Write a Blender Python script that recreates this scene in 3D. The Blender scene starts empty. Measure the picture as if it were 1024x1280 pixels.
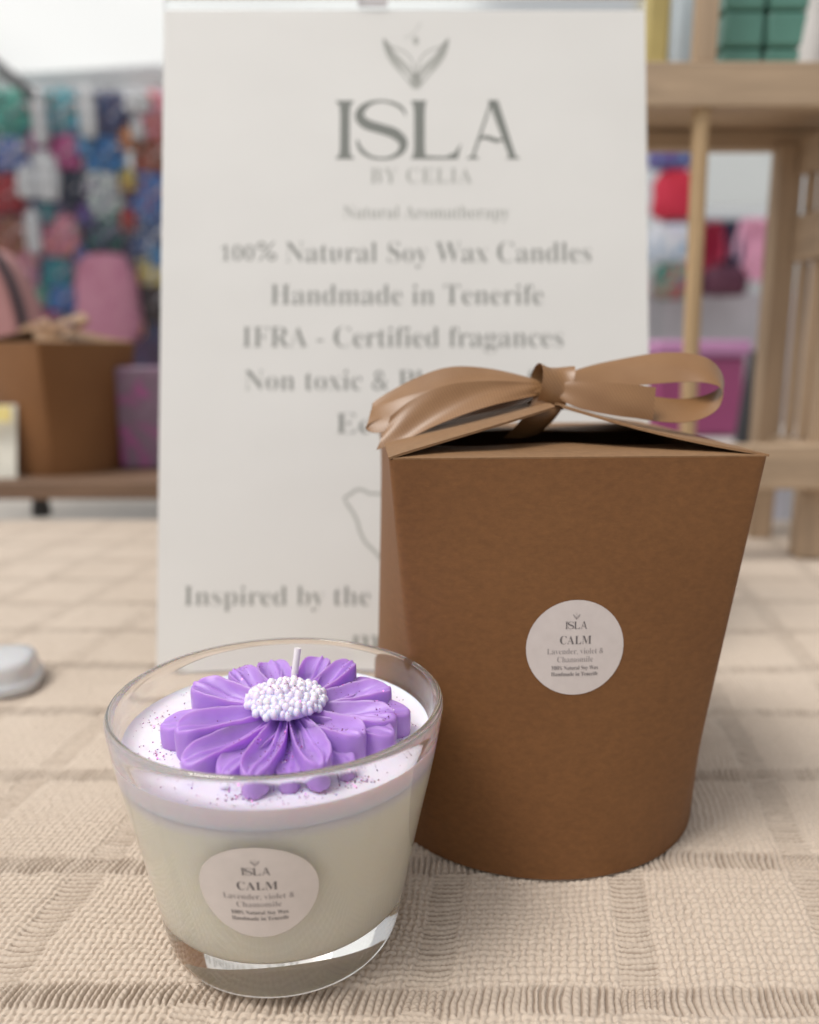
import bpy, bmesh, math, random
import numpy as np
from mathutils import Vector, Matrix
from math import sin, cos, pi, radians, sqrt, atan2
random.seed(7); rng = np.random.default_rng(7)
S = 0.01                                   # lengths below are centimetres
scene = bpy.context.scene
COL = scene.collection
CAM_H = 13.9; PITCH = radians(11.3); F = 1024.0

# ------------------------------------------------------------------ helpers
def at(px, py, Y):
    """point of the photographed place at depth Y seen at pixel (px, py)"""
    a = -PITCH - math.atan((py-640)/F)
    z = CAM_H + Y*math.tan(a)
    zc = Y*cos(PITCH) - (z-CAM_H)*sin(PITCH)
    return Vector(((px-512)/F*zc, Y, z))

def tag(o, label=None, cat=None, group=None, kind=None):
    if label: o['label'] = label
    if cat: o['category'] = cat
    if group: o['group'] = group
    if kind: o['kind'] = kind
    return o

def empty(name, loc, rz=0, label=None, cat=None, group=None):
    o = bpy.data.objects.new(name, None); COL.objects.link(o)
    o.location = Vector(loc)*S; o.rotation_euler = (0, 0, rz); o.empty_display_size = .01
    return tag(o, label, cat, group)

class MB:
    def __init__(s): s.v = []; s.f = []
    def add(s, vs, fs):
        n = len(s.v); s.v += [tuple(v) for v in vs]; s.f += [tuple(i+n for i in f) for f in fs]; return s
    def box(s, c, d, rot=None):
        x, y, z = d[0]/2, d[1]/2, d[2]/2
        vs = [Vector((sx*x, sy*y, sz*z)) for sx in (-1, 1) for sy in (-1, 1) for sz in (-1, 1)]
        if rot is not None: vs = [rot @ v for v in vs]
        vs = [v+Vector(c) for v in vs]
        return s.add(vs, [(0,1,3,2),(4,6,7,5),(0,4,5,1),(2,3,7,6),(0,2,6,4),(1,5,7,3)])
    def tube(s, pts, r, n=10, cap=True):
        pts = [Vector(p) for p in pts]; rs = r if hasattr(r, '__len__') else [r]*len(pts)
        vs = []; prev = None
        for i, p in enumerate(pts):
            t = (pts[min(i+1, len(pts)-1)]-pts[max(i-1, 0)]).normalized()
            a = prev if prev is not None else (Vector((0,0,1)) if abs(t.z) < .9 else Vector((1,0,0)))
            u = (a - t*a.dot(t)).normalized(); w = t.cross(u); prev = u
            vs += [p+(u*cos(2*pi*k/n)+w*sin(2*pi*k/n))*rs[i] for k in range(n)]
        fs = [(i*n+k, i*n+(k+1) % n, (i+1)*n+(k+1) % n, (i+1)*n+k) for i in range(len(pts)-1) for k in range(n)]
        if cap: fs += [tuple(range(n))[::-1], tuple(range((len(pts)-1)*n, len(pts)*n))]
        return s.add(vs, fs)
    def lathe(s, prof, n=96, closed=False):
        vs = []; m = len(prof)
        for r, z in prof:
            vs += [(r*cos(2*pi*k/n), r*sin(2*pi*k/n), z) for k in range(n)]
        rows = m if closed else m-1
        fs = [(i*n+k, i*n+(k+1) % n, ((i+1) % m)*n+(k+1) % n, ((i+1) % m)*n+k) for i in range(rows) for k in range(n)]
        if not closed: fs += [tuple(range(n))[::-1], tuple(range((m-1)*n, m*n))]
        return s.add(vs, fs)
    def ell(s, c, r, nu=12, nv=8):
        vs = [(c[0], c[1], c[2]-r[2])]
        for j in range(1, nv):
            b = -pi/2+pi*j/nv
            vs += [(c[0]+r[0]*cos(b)*cos(2*pi*k/nu), c[1]+r[1]*cos(b)*sin(2*pi*k/nu), c[2]+r[2]*sin(b)) for k in range(nu)]
        vs.append((c[0], c[1], c[2]+r[2])); L = len(vs)-1
        fs = [(0, 1+(k+1) % nu, 1+k) for k in range(nu)]
        for j in range(nv-2):
            fs += [(1+j*nu+k, 1+j*nu+(k+1) % nu, 1+(j+1)*nu+(k+1) % nu, 1+(j+1)*nu+k) for k in range(nu)]
        fs += [(L, 1+(nv-2)*nu+k, 1+(nv-2)*nu+(k+1) % nu) for k in range(nu)]
        return s.add(vs, fs)
    def grid(s, P):
        """P: rows of points"""
        m, n = len(P), len(P[0])
        return s.add([p for row in P for p in row], [(i*n+j, i*n+j+1, (i+1)*n+j+1, (i+1)*n+j) for i in range(m-1) for j in range(n-1)])
    def build(s, name, mat, parent=None, smooth=True, bevel=0, sub=0, solid=0, angle=40, soff=0, ori=True):
        me = bpy.data.meshes.new(name)
        me.from_pydata([(x*S, y*S, z*S) for x, y, z in s.v], [], s.f)
        if ori:
            bm = bmesh.new(); bm.from_mesh(me); bmesh.ops.recalc_face_normals(bm, faces=bm.faces); bm.to_mesh(me); bm.free()
        me.validate()
        me.materials.append(mat)
        o = bpy.data.objects.new(name, me); COL.objects.link(o)
        if parent: o.parent = parent
        if smooth:
            me.polygons.foreach_set('use_smooth', [True]*len(me.polygons))
            if angle < 180: me.set_sharp_from_angle(angle=radians(angle))
        if solid:
            m = o.modifiers.new('thick', 'SOLIDIFY'); m.thickness = solid*S; m.offset = soff
            if smooth: es = o.modifiers.new('split', 'EDGE_SPLIT'); es.split_angle = radians(50)
        if bevel:
            m = o.modifiers.new('bevel', 'BEVEL'); m.width = bevel*S; m.segments = 2; m.limit_method = 'ANGLE'; m.angle_limit = radians(35)
        if sub:
            m = o.modifiers.new('sub', 'SUBSURF'); m.levels = m.render_levels = sub
        return o

def srgb(*c):
    return tuple(((x/255)/12.92 if x/255 <= .04045 else ((x/255+.055)/1.055)**2.4) for x in c)+(1,)

class Mat:
    """small wrapper round a node tree"""
    def __init__(s, name, base=(.5,.5,.5), rough=.6, **kw):
        s.m = bpy.data.materials.new(name); s.m.use_nodes = True; s.t = s.m.node_tree; s.N = s.t.nodes
        s.p = s.N['Principled BSDF']; s.out = s.N['Material Output']
        s.p.inputs['Base Color'].default_value = tuple(base[:3])+(1,); s.p.inputs['Roughness'].default_value = rough
        for k, v in kw.items():
            s.p.inputs[k.replace('_', ' ')].default_value = v
    def n(s, typ, ins=None, **at_):
        nd = s.N.new(typ)
        for k, v in at_.items(): setattr(nd, k, v)
        for k, v in (ins or {}).items():
            if isinstance(v, bpy.types.NodeSocket): s.t.links.new(v, nd.inputs[k])
            else: nd.inputs[k].default_value = v
        return nd
    def coord(s, scale=(1,1,1), rot=(0,0,0)):
        c = s.n('ShaderNodeTexCoord')
        return s.n('ShaderNodeMapping', {'Vector': c.outputs['Object'], 'Scale': scale, 'Rotation': rot}).outputs[0]
    def noise(s, vec, scale, detail=3, rough=.5, dist=0):
        return s.n('ShaderNodeTexNoise', {'Vector': vec, 'Scale': scale, 'Detail': detail, 'Roughness': rough, 'Distortion': dist}).outputs['Fac']
    def ramp(s, fac, stops):
        r = s.n('ShaderNodeValToRGB', {'Fac': fac}); e = r.color_ramp.elements
        while len(e) < len(stops): e.new(.5)
        for el, (p, c) in zip(e, stops): el.position = p; el.color = tuple(c[:3])+(1,)
        return r.outputs[0]
    def mix(s, fac, a, b, mode='MIX'):
        nd = s.n('ShaderNodeMix', data_type='RGBA', blend_type=mode)
        for i, v in ((0, fac), (6, a), (7, b)):
            if isinstance(v, bpy.types.NodeSocket): s.t.links.new(v, nd.inputs[i])
            else: nd.inputs[i].default_value = v if i == 0 else tuple(v[:3])+(1,)
        return nd.outputs[2]
    def col(s, sock): s.t.links.new(sock, s.p.inputs['Base Color']); return s
    def bump(s, h, strength=.3, dist=.1):
        b = s.n('ShaderNodeBump', {'Height': h, 'Strength': strength, 'Distance': dist*S}); s.t.links.new(b.outputs[0], s.p.inputs['Normal']); return s

def vary(name, c, rough=.6, scale=30, amt=.15, bump=0, **kw):
    m = Mat(name, c, rough, **kw); v = m.coord(); f = m.noise(v, scale, 4)
    m.col(m.ramp(f, [(.3, [x*(1-amt) for x in c[:3]]), (.7, [min(1, x*(1+amt)) for x in c[:3]])]))
    if bump: m.bump(m.noise(v, scale*8, 3), .5, bump)
    return m.m

# ------------------------------------------------------------------ materials
def kraft_mat(name, c):
    m = Mat(name, c, .62, Specular_IOR_Level=.35)
    v = m.coord((1, 1, 1.7)); f1 = m.noise(v, 420, 5, .7); f2 = m.noise(m.coord(), 22, 3); f3 = m.noise(m.coord((1,1,9)), 900, 3, .7)
    a = m.ramp(f1, [(.32, [x*.80 for x in c]), (.68, [x*1.16 for x in c])])
    b = m.mix(.35, a, m.ramp(f2, [(.35, (c[0]*.86, c[1]*.82, c[2]*.8)), (.65, (c[0]*1.12, c[1]*1.15, c[2]*1.2))]))
    fib = m.ramp(m.noise(m.coord((1,1,6), (0,.5,0)), 620, 2, .4, 1.5), [(.70, (0,0,0)), (.76, (1,1,1))])
    b = m.mix(m.n('ShaderNodeMath', {0: fib, 1: .38}, operation='MULTIPLY').outputs[0], b, [x*1.7 for x in c])
    m.col(b); m.bump(m.n('ShaderNodeMath', {0: f3, 1: f1}, operation='ADD').outputs[0], .35, .02)
    return m.m
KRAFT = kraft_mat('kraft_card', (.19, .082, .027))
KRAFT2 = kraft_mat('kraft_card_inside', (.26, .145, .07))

m = Mat('cloth_yarn', (.55,.45,.35), .92, Sheen_Weight=.15)
v = m.coord(); f = m.noise(v, 9, 3); g = m.noise(v, 900, 4, .7); h = m.noise(v, 3000, 3, .7)
a = m.mix(.5, m.ramp(f, [(.35, (.535,.445,.36)), (.65, (.605,.515,.425))]), m.ramp(g, [(.3, (.49,.395,.315)), (.7, (.70,.59,.49))]))
bd_ = m.n('ShaderNodeAttribute', attribute_name='weave_shade_tone').outputs['Fac']
a = m.mix(bd_, a, (.27,.205,.155))                 # painted shade in the weave gaps; bands darker, yarn tone random
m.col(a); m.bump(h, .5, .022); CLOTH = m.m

m = Mat('print_paper', (.80,.79,.76), .5, Coat_Weight=.6, Coat_Roughness=.12)
v = m.coord(); f = m.noise(v, 14, 3)
m.col(m.ramp(f, [(.3, (.685,.675,.655)), (.7, (.715,.705,.685))])); m.bump(m.noise(m.coord((1,1,2)), 10, 2), .25, .3); PAPER = m.m

def ink(name, c): return Mat(name, c, .55).m
INK = ink('ink_grey_green', (.245,.25,.235)); INK_L = ink('ink_light_grey', (.40,.405,.38)); INK_D = ink('ink_dark', (.19,.20,.185))
INK_S = ink('ink_sticker', (.13,.115,.12)); INK_SL = ink('ink_sticker_light', (.32,.285,.285))
m = Mat('sticker_paper', (.62,.555,.535), .45); m.col(m.ramp(m.noise(m.coord(), 300, 3), [(.3,(.60,.535,.515)),(.7,(.64,.575,.555))])); STICK = m.m
m = Mat('sticker_clear_paper', (.56,.49,.455), .4); m.col(m.ramp(m.noise(m.coord(), 300, 3), [(.3,(.66,.60,.57)),(.7,(.70,.635,.605))])); STICK2 = m.m

m = Mat('satin_ribbon', (.30,.18,.10), .36, Specular_IOR_Level=.55)
v = m.coord((1,1,1), (0,.6,.3)); w = m.n('ShaderNodeTexWave', {'Vector': v, 'Scale': 420, 'Distortion': .6, 'Detail': 1}).outputs['Fac']
m.col(m.mix(.5, m.ramp(w, [(.2, (.19,.093,.036)), (.8, (.31,.165,.072))]), m.ramp(m.noise(v, 90, 3), [(.3, (.22,.11,.046)), (.7, (.285,.155,.07))])))
m.bump(w, .12, .008); SATIN = m.m

m = Mat('clear_glass', (.995,1,.997), .0, Transmission_Weight=1, IOR=1.45); GLASS = m.m
m = Mat('acrylic', (.98,.99,.99), .15, Transmission_Weight=1, IOR=1.3); ACRYL = m.m

m = Mat('soy_wax', (.80,.765,.65), .45, Subsurface_Weight=.5, Subsurface_Scale=.006)
m.p.inputs['Subsurface Radius'].default_value = (1, .85, .6)
v = m.coord(); sz = m.n('ShaderNodeSeparateXYZ', {0: v}).outputs[2]
zz = m.n('ShaderNodeMath', {0: sz, 1: m.n('ShaderNodeMath', {0: m.noise(v, 60, 3), 1: .0025}, operation='MULTIPLY').outputs[0]}, operation='ADD').outputs[0]
zr = m.n('ShaderNodeMapRange', {'Value': zz, 'From Min': .0452, 'From Max': .0492, 'To Min': 0., 'To Max': 1.}).outputs[0]
cream = m.ramp(m.noise(v, 45, 4), [(.3, (.985,.90,.76)), (.7, (.99,.93,.82))])
frost = m.ramp(m.noise(v, 130, 5, .7), [(.60, (0,0,0)), (.72, (.35,.35,.35))])
cream = m.mix(frost, cream, (.93,.88,.80))
m.col(m.mix(zr, cream, (.87,.80,.90))); WAX = m.m
m = Mat('wax_top_layer', (.80,.74,.80), .5, Subsurface_Weight=.35, Subsurface_Scale=.005)
m.col(m.ramp(m.noise(m.coord(), 60, 4), [(.3, (.87,.80,.90)), (.7, (.91,.86,.93))])); WAXT = m.m
m = Mat('violet_wax', (.42,.22,.78), .38, Subsurface_Weight=.5, Subsurface_Scale=.004, Specular_IOR_Level=.5)
m.p.inputs['Subsurface Radius'].default_value = (.8, .4, 1)
v = m.coord(); m.col(m.ramp(m.noise(v, 90, 4), [(.3, (.38,.20,.60)), (.7, (.48,.29,.72))])); m.bump(m.noise(v, 300, 3), .25, .03); VIOLET = m.m
m = Mat('white_bead_wax', (.84,.78,.88), .4, Subsurface_Weight=.4, Subsurface_Scale=.002)
m.col(m.ramp(m.noise(m.coord(), 110, 3), [(.35, (.84,.79,.89)), (.62, (.79,.72,.87)), (.72, (.62,.48,.84))])); BEADW = m.m
WICK = vary('cotton_wick', (.80,.76,.78), .6, 400, .05, .02)
m = Mat('glitter_flakes', (.42,.12,.40), .22, Metallic=.85)
m.col(m.ramp(m.n('ShaderNodeTexWhiteNoise', {'Vector': m.n('ShaderNodeNewGeometry').outputs['Random Per Island']}, noise_dimensions='3D').outputs['Value'],
      [(0, (.16,.03,.18)), (.4, (.48,.09,.36)), (.7, (.62,.28,.62)), (.95, (.9,.8,.9))])); GLIT = m.m

def wood_mat(name, c, axis):
    m = Mat(name, c, .6); sc = [9, 9, 9]; sc[axis] = .7
    v = m.coord(tuple(sc)); f = m.noise(v, 9, 4, .6, 1.2); g = m.noise(v, 40, 3)
    m.col(m.mix(.3, m.ramp(f, [(.3, [x*.62 for x in c]), (.7, [x*1.14 for x in c])]), m.ramp(g, [(.3, [x*.85 for x in c]), (.7, [x*1.1 for x in c])])))
    m.bump(g, .3, .03); return m.m
PINE_X = wood_mat('pine_grain_across', (.46,.335,.225), 0); PINE_Y = wood_mat('pine_grain_deep', (.46,.335,.225), 1); PINE_Z = wood_mat('pine_grain_up', (.46,.335,.225), 2)
DOWEL = wood_mat('dowel_wood', (.50,.345,.19), 2); DARKW = wood_mat('dark_wood', (.20,.12,.075), 0)

# ------------------------------------------------------------------ lettering
def serif(s):
    o = ''
    for c in s:
        if 'A' <= c <= 'Z': o += chr(0x1D400+ord(c)-65)
        elif 'a' <= c <= 'z': o += chr(0x1D41A+ord(c)-97)
        elif '0' <= c <= '9': o += chr(0x1D7CE+ord(c)-48)
        else: o += c
    return o
def text_mesh(s, weight=0.0, spacing=1.0):
    """flat letter mesh: arrays of verts (font units) and faces"""
    c = bpy.data.curves.new('type', 'FONT'); c.body = serif(s); c.offset = weight; c.space_character = spacing; c.resolution_u = 4
    o = bpy.data.objects.new('type', c); COL.objects.link(o); bpy.context.view_layer.update()
    me = bpy.data.meshes.new_from_object(o.evaluated_get(bpy.context.evaluated_depsgraph_get()))
    V = [tuple(v.co) for v in me.vertices]; Fc = [tuple(p.vertices) for p in me.polygons]
    bpy.data.objects.remove(o); bpy.data.curves.remove(c); bpy.data.meshes.remove(me)
    return V, Fc
def fit_text(s, x0, x1, yb, cap, weight=0, spacing=1.0):
    """letters scaled to run from x0 to x1 on baseline yb with capital height cap"""
    V, Fc = text_mesh(s, weight, spacing); xs = [v[0] for v in V]; a, b = min(xs), max(xs)
    k = (x1-x0)/(b-a); ky = cap/.69
    return [(x0+(v[0]-a)*k, yb+v[1]*ky) for v in V], Fc
def stroke(pts, w, closed=False):
    """flat polyline of width w (a number or one per point)"""
    n = len(pts); ws = w if hasattr(w, '__len__') else [w]*n; vs = []; fs = []
    for i, p in enumerate(pts):
        q0 = pts[(i-1) % n] if closed or i else pts[i]; q1 = pts[(i+1) % n] if closed or i < n-1 else pts[i]
        dx, dy = q1[0]-q0[0], q1[1]-q0[1]; L = math.hypot(dx, dy) or 1; nx, ny = -dy/L*ws[i]/2, dx/L*ws[i]/2
        vs += [(p[0]+nx, p[1]+ny), (p[0]-nx, p[1]-ny)]
    for i in range(n if closed else n-1):
        j = (i+1) % n; fs.append((2*i, 2*i+1, 2*j+1, 2*j))
    return vs, fs
def poly(pts): return list(pts), [tuple(range(len(pts)))]
def bez(p0, p1, p2, p3, n=10):
    return [tuple((1-t)**3*a+3*(1-t)**2*t*b+3*(1-t)*t*t*c+t**3*d for a, b, c, d in zip(p0, p1, p2, p3)) for t in [i/n for i in range(n+1)]]
def merge(*parts):
    V = []; Fc = []
    for vs, fs in parts:
        n = len(V); V += list(vs); Fc += [tuple(i+n for i in f) for f in fs]
    return V, Fc
def emblem(cx, cy, w):
    """two raised wing fins with a drop between them; w = full width"""
    parts = []; u = w/2
    for sg in (-1, 1):
        T = lambda p: (cx+sg*p[0]*u, cy+p[1]*u)
        outer = bez((1,.98), (.93,.45), (.55,.05), (.18,-.45)); inner = bez((.0,-.5), (.0,-.1), (.05,.3), (.28,.5))+bez((.3,.52), (.55,.72), (.8,.62), (1,.98))
        n = 12; parts.append(stroke([T(p) for p in outer], [.06*u+.12*u*sin(pi*min(1,i/8)) for i in range(len(outer))]))
        parts.append(stroke([T(p) for p in inner], .045*u))
        for k in (.3, .55, .8):
            a = bez((1,.98), (.85,.62), (.5+.1*k,.5-.35*k), (.12,.1-.45*k)); parts.append(stroke([T(p) for p in a], .05*u))
        parts.append(poly([T(p) for p in ((0,-.62),(.12,-.6),(.2,-.45),(.13,-.1),(0,-.12))][::sg]))
    dr = [(cx+.085*u*sin(t)*(1-.2*cos(t)), cy+.88*u-.10*u*cos(t)*(1.0 if cos(t) > 0 else 1.7)) for t in [2*pi*k/16 for k in range(16)]]
    parts.append(poly(dr))
    parts.append(stroke([(cx+(-.35+.5*t)*u, cy+(1.0+.5*t*t)*u) for t in [i/6 for i in range(7)]], .022*u))
    return merge(*parts)
def isla(x0, x1, yb, cap, weight):
    """wide spaced ISLA with flared strokes and a wave for the bar of the A"""
    kx = (x1-x0)/775; ky = cap/252
    T = lambda p: (x0+(p[0]-135)*kx, yb+(614-p[1])*ky)
    PL = lambda *q: poly([T(p) for p in q])
    ST = lambda q: stroke([T(p[:2]) for p in q], [p[2]*kx for p in q])
    S_ = [(432,428,4),(418,398,14),(385,376,14),(335,364,9),(285,371,16),(247,396,30),(235,430,40),(262,462,44),(325,483,42),(385,504,44),(420,540,38),(412,580,26),(372,606,14),(325,612,10),(278,602,14),(240,572,18),(222,522,6)]
    sm = []
    for i in range(len(S_)-1):
        a, b, c, d = S_[max(0, i-1)], S_[i], S_[i+1], S_[min(len(S_)-1, i+2)]
        for k in range(4):
            t = k/4; sm.append(tuple(.5*((2*b[j])+(c[j]-a[j])*t+(2*a[j]-5*b[j]+4*c[j]-d[j])*t*t+(3*b[j]-a[j]-3*c[j]+d[j])*t**3) for j in range(3)))
    return merge(PL((135,614),(137,606),(150,596),(153,560),(153,420),(150,382),(137,372),(135,362),(210,362),(208,372),(196,382),(193,420),(193,560),(196,596),(210,606),(212,614)),
                 ST(sm), PL((452,362),(520,362),(514,382),(512,420),(512,570),(516,600),(600,604),(640,585),(668,545),(652,614),(452,614),(464,600),(468,570),(468,420),(464,382)),
                 PL((692,614),(694,607),(712,600),(793,360),(803,360),(724,600),(740,607),(742,614)), PL((782,360),(824,360),(898,600),(914,607),(914,614),(858,614),(870,600)),
                 ST([(742,532,8),(765,518,16),(795,526,20),(822,536,18),(846,528,8)]))
def lay(name, flat, fn, mat, parent, label=None):
    """print flat artwork onto a surface: fn(x, y) -> 3d point"""
    V, Fc = flat; b = MB(); b.add([fn(x, y) for x, y in V], Fc)
    o = b.build(name, mat, parent, smooth=False, ori=False)
    if label: o['label'] = label
    return o

# ------------------------------------------------------------------ tablecloth
def vnoise(x, y, seed, per=1.0):
    x = x/per; y = y/per; xi = np.floor(x).astype(np.int64); yi = np.floor(y).astype(np.int64); fx = x-xi; fy = y-yi
    fx = fx*fx*(3-2*fx); fy = fy*fy*(3-2*fy)
    def h(a, b):
        n = (a*374761393+b*668265263+seed*2147483647) & 0xffffffff; n = ((n ^ (n >> 13))*1274126177) & 0xffffffff
        return ((n ^ (n >> 16)) & 0xffff)/65535.0
    return (h(xi, yi)*(1-fx)+h(xi+1, yi)*fx)*(1-fy)+(h(xi, yi+1)*(1-fx)+h(xi+1, yi+1)*fx)*fy-.5
def sstep(a, b, x):
    t = np.clip((x-a)/(b-a), 0, 1); return t*t*(3-2*t)
def cloth_height(X, Y):
    a = X-.17*Y+2.25; b = Y-15.55
    a = a+.55*vnoise(X, Y, 1, 6)+.10*vnoise(X, Y, 2, 1.1); b = b+.45*vnoise(X, Y, 3, 7)+.08*vnoise(X, Y, 4, 1.0)
    PER = 4.72; p = .185
    sa = ((a/PER+.5) % 1-.5)*PER; sb = ((b/PER+.5) % 1-.5)*PER
    a2 = a+.09*vnoise(X, Y, 5, .4); b2 = b+.09*vnoise(X, Y, 6, .4)
    tu = a2/p; tv = b2/p; i = np.floor(tu); j = np.floor(tv); fu = tu-i-.5; fv = tv-j-.5
    s = np.where((i+j) % 2 == 0, 1.0, -1.0)
    ra = .85+.35*vnoise(i*1.0, np.floor(tv/9)*1.0, 8, 1); rb = .85+.35*vnoise(j*1.0, np.floor(tu/9)*1.0, 9, 1)
    warp = np.sqrt(np.maximum(0, 1-(2.55*fu/ra)**2))*.8+.42*s*np.cos(pi*fv)-.2
    weft = np.sqrt(np.maximum(0, 1-(2.55*fv/rb)**2))*.8-.42*s*np.cos(pi*fu)-.2
    plain = np.maximum(np.maximum(warp, weft), -.9)*.072
    def strip(c, l, seed):
        bow = .07*(1-np.clip(np.abs(c)/.5, 0, 1)**2)
        q = (l+bow+.10*vnoise(c*1.3, l, seed, .9)+.05*vnoise(c, l, seed+1, .25))/.165; k = np.floor(q); f = q-k-.5
        w = .78+.5*vnoise(k, k*0+seed, 11, 1)
        h = np.sqrt(np.maximum(0, 1-(2.1*f/w)**2)); tw = .13*np.cos(c*42+l*25+k*2.1)
        return (h*(.95+tw)*(1-.35*np.clip(np.abs(c)/.5, 0, 1)**2)-.5+.3*vnoise(k, c*3, 13, 1))*.085
    ca = strip(sa, b, 21); rb_ = strip(sb, a, 31)
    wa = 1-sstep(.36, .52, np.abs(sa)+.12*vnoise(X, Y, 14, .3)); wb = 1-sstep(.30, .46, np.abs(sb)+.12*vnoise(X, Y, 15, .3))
    gap_shade = sstep(-.1, .55, -np.maximum(warp, weft))*(1-wa)*(1-wb)+wa*sstep(.015, .04, -ca)*.8+wb*(1-wa)*sstep(.015, .04, -rb_)*.8  # shade mask for the hollows between yarns
    h = plain*(1-wa)*(1-wb)+np.where(wa > wb, wa*ca, wb*rb_)
    h = h-.02*np.exp(-((np.abs(sa)-.52)/.07)**2)-.02*np.exp(-((np.abs(sb)-.47)/.07)**2)
    h = h*(1+.5*vnoise(X, Y, 16, 1.7))
    h += .09*vnoise(X, Y, 17, 3.1)+.03*vnoise(X*.6+Y, Y-X*.3, 44, 1.3)+.10*vnoise(X, Y, 18, 9)*sstep(18, 40, Y)+.012*vnoise(X, Y, 19, .12)
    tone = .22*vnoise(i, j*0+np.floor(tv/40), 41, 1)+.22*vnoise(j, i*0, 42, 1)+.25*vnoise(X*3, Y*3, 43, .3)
    return h, np.clip(np.maximum(wa, wb)*.16+gap_shade*.85+tone*.35, 0, 1)
Y0, Y1 = 6.5, 66.0; NR, NC = 1650, 1400
Yr = Y0*(Y1/Y0)**np.linspace(0, 1, NR); tt = np.linspace(-1, 1, NC)
YY, TT = np.meshgrid(Yr, tt, indexing='ij'); XX = TT*(.50*YY+3.5)+TT*np.abs(TT)**7*(12+.25*YY)
ZZ, SHADE_TONE = cloth_height(XX, YY); ZZ = ZZ-.045
# the cloth drops over the table edges as a skirt
P = np.stack([XX, YY, ZZ], -1)
def ring(dx, dz):
    Q = []
    for (r, c_, sx, sy) in [(0, slice(None), 0, -1)]: pass
    return Q
V = P.reshape(-1, 3)
idx = np.arange(NR*NC).reshape(NR, NC)
quads = np.stack([idx[:-1, :-1], idx[:-1, 1:], idx[1:, 1:], idx[1:, :-1]], -1).reshape(-1, 4)
bd = np.concatenate([idx[0, :], idx[1:, -1], idx[-1, -2::-1], idx[-2:0:-1, 0]]); nb = len(bd)
B = V[bd]; cen = np.array([0, 38, 0.0]); Dv = B-cen; Dv[:, 2] = 0; Dv /= np.linalg.norm(Dv, axis=1)[:, None]
rings = [B]; s_ = np.arange(nb)
for off, dz in ((.5, -.25), (.9, -1.0), (1.1, -4), (1.5, -25)):
    R_ = B+Dv*off; R_[:, 2] = dz; R_ += Dv*(.5*np.sin(s_*.03)*min(1, -dz/6))[:, None]; rings.append(R_)
allV = np.concatenate([V]+rings[1:]); q2 = []
prev = bd
for k in range(1, len(rings)):
    cur = len(V)+(k-1)*nb+np.arange(nb)
    q2.append(np.stack([prev, cur, np.roll(cur, -1), np.roll(prev, -1)], -1)); prev = cur
quads = np.concatenate([quads]+q2).astype(np.int32)
me = bpy.data.meshes.new('tablecloth'); me.vertices.add(len(allV)); me.vertices.foreach_set('co', (allV*S).astype(np.float32).ravel())
me.loops.add(quads.size); me.loops.foreach_set('vertex_index', quads.ravel()); me.polygons.add(len(quads))
me.polygons.foreach_set('loop_start', np.arange(0, quads.size, 4, dtype=np.int32)); me.polygons.foreach_set('use_smooth', np.ones(len(quads), bool))
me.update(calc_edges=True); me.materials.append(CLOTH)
at_ = me.attributes.new('weave_shade_tone', 'FLOAT', 'POINT'); at_.data.foreach_set('value', np.concatenate([SHADE_TONE.ravel(), np.zeros(len(allV)-SHADE_TONE.size)]).astype(np.float32))
o = bpy.data.objects.new('tablecloth', me); COL.objects.link(o)
tag(o, 'cream beige woven tablecloth with a checked pattern of ribbed bands under everything', 'tablecloth')

# ------------------------------------------------------------------ candle in its glass
CX, CY = -3.06, 17.90
candle = empty('scented_candle', (CX, CY, .02), 0, 'glass candle with a purple wax daisy on white wax, at the front left', 'candle')
outer = [(0,.05),(.9,.05),(1.8,.045),(2.15,0),(2.48,.03),(2.72,.17),(2.86,.42),(2.94,.80),(3.05,1.4),(3.19,2.1),(3.37,3.0),(3.57,3.9),(3.74,4.7),(3.83,5.3),(3.89,5.66),(3.91,5.82),(3.89,5.94),(3.81,6.0)]
inner = [(3.76,5.97),(3.71,5.87),(3.67,5.6),(3.57,5.1),(3.42,4.5),(3.2,3.6),(3.0,2.6),(2.90,1.8),(2.80,1.4),(2.62,1.12),(2.3,.98),(1.7,.93),(0,.91)]
outer = [(max(0, r-.06) if z > .3 else r, z) for r, z in outer]; inner = [(max(0, r-.06), z) for r, z in inner]
mb = MB(); mb.lathe([(.001, .05)]+outer[1:]+inner[:-1]+[(.001, .91)], 128, False)
jar = mb.build('glass_jar', GLASS, candle, angle=180, sub=1)
def rin(z):
    pts = sorted((z_, r) for r, z_ in inner); 
    for (a, ra), (b, rb) in zip(pts, pts[1:]):
        if a <= z <= b: return ra+(rb-ra)*(z-a)/max(1e-6, b-a)
    return pts[-1][1]
def rout(z):
    pts = [(z_, r) for r, z_ in outer[5:]]
    for (a, ra), (b, rb) in zip(pts, pts[1:]):
        if a <= z <= b: return ra+(rb-ra)*(z-a)/max(1e-6, b-a)
    return 3.9
E_ = .02
prof = [(.001,.90),(1.64,.92),(2.24,.97)]+[(rin(z)+E_, z) for z in (1.15,1.4,1.8,2.6,3.2,3.8,4.25,4.70)]
mb = MB(); mb.lathe(prof+[(.001, 4.70)], 96)
mb.build('wax', WAX, candle, angle=30)
WT = 5.14
prof = [(.001,4.702)]+[(rin(z)+E_, z) for z in (4.702, 4.85, 5.0)]+[(rin(5.15)+.015, 5.20),(rin(5.15)-.10, WT+.01),(3.1, WT),(.001, WT)]
mb = MB(); mb.lathe(prof, 96); mb.build('wax_top', WAXT, candle, angle=50)

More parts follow.
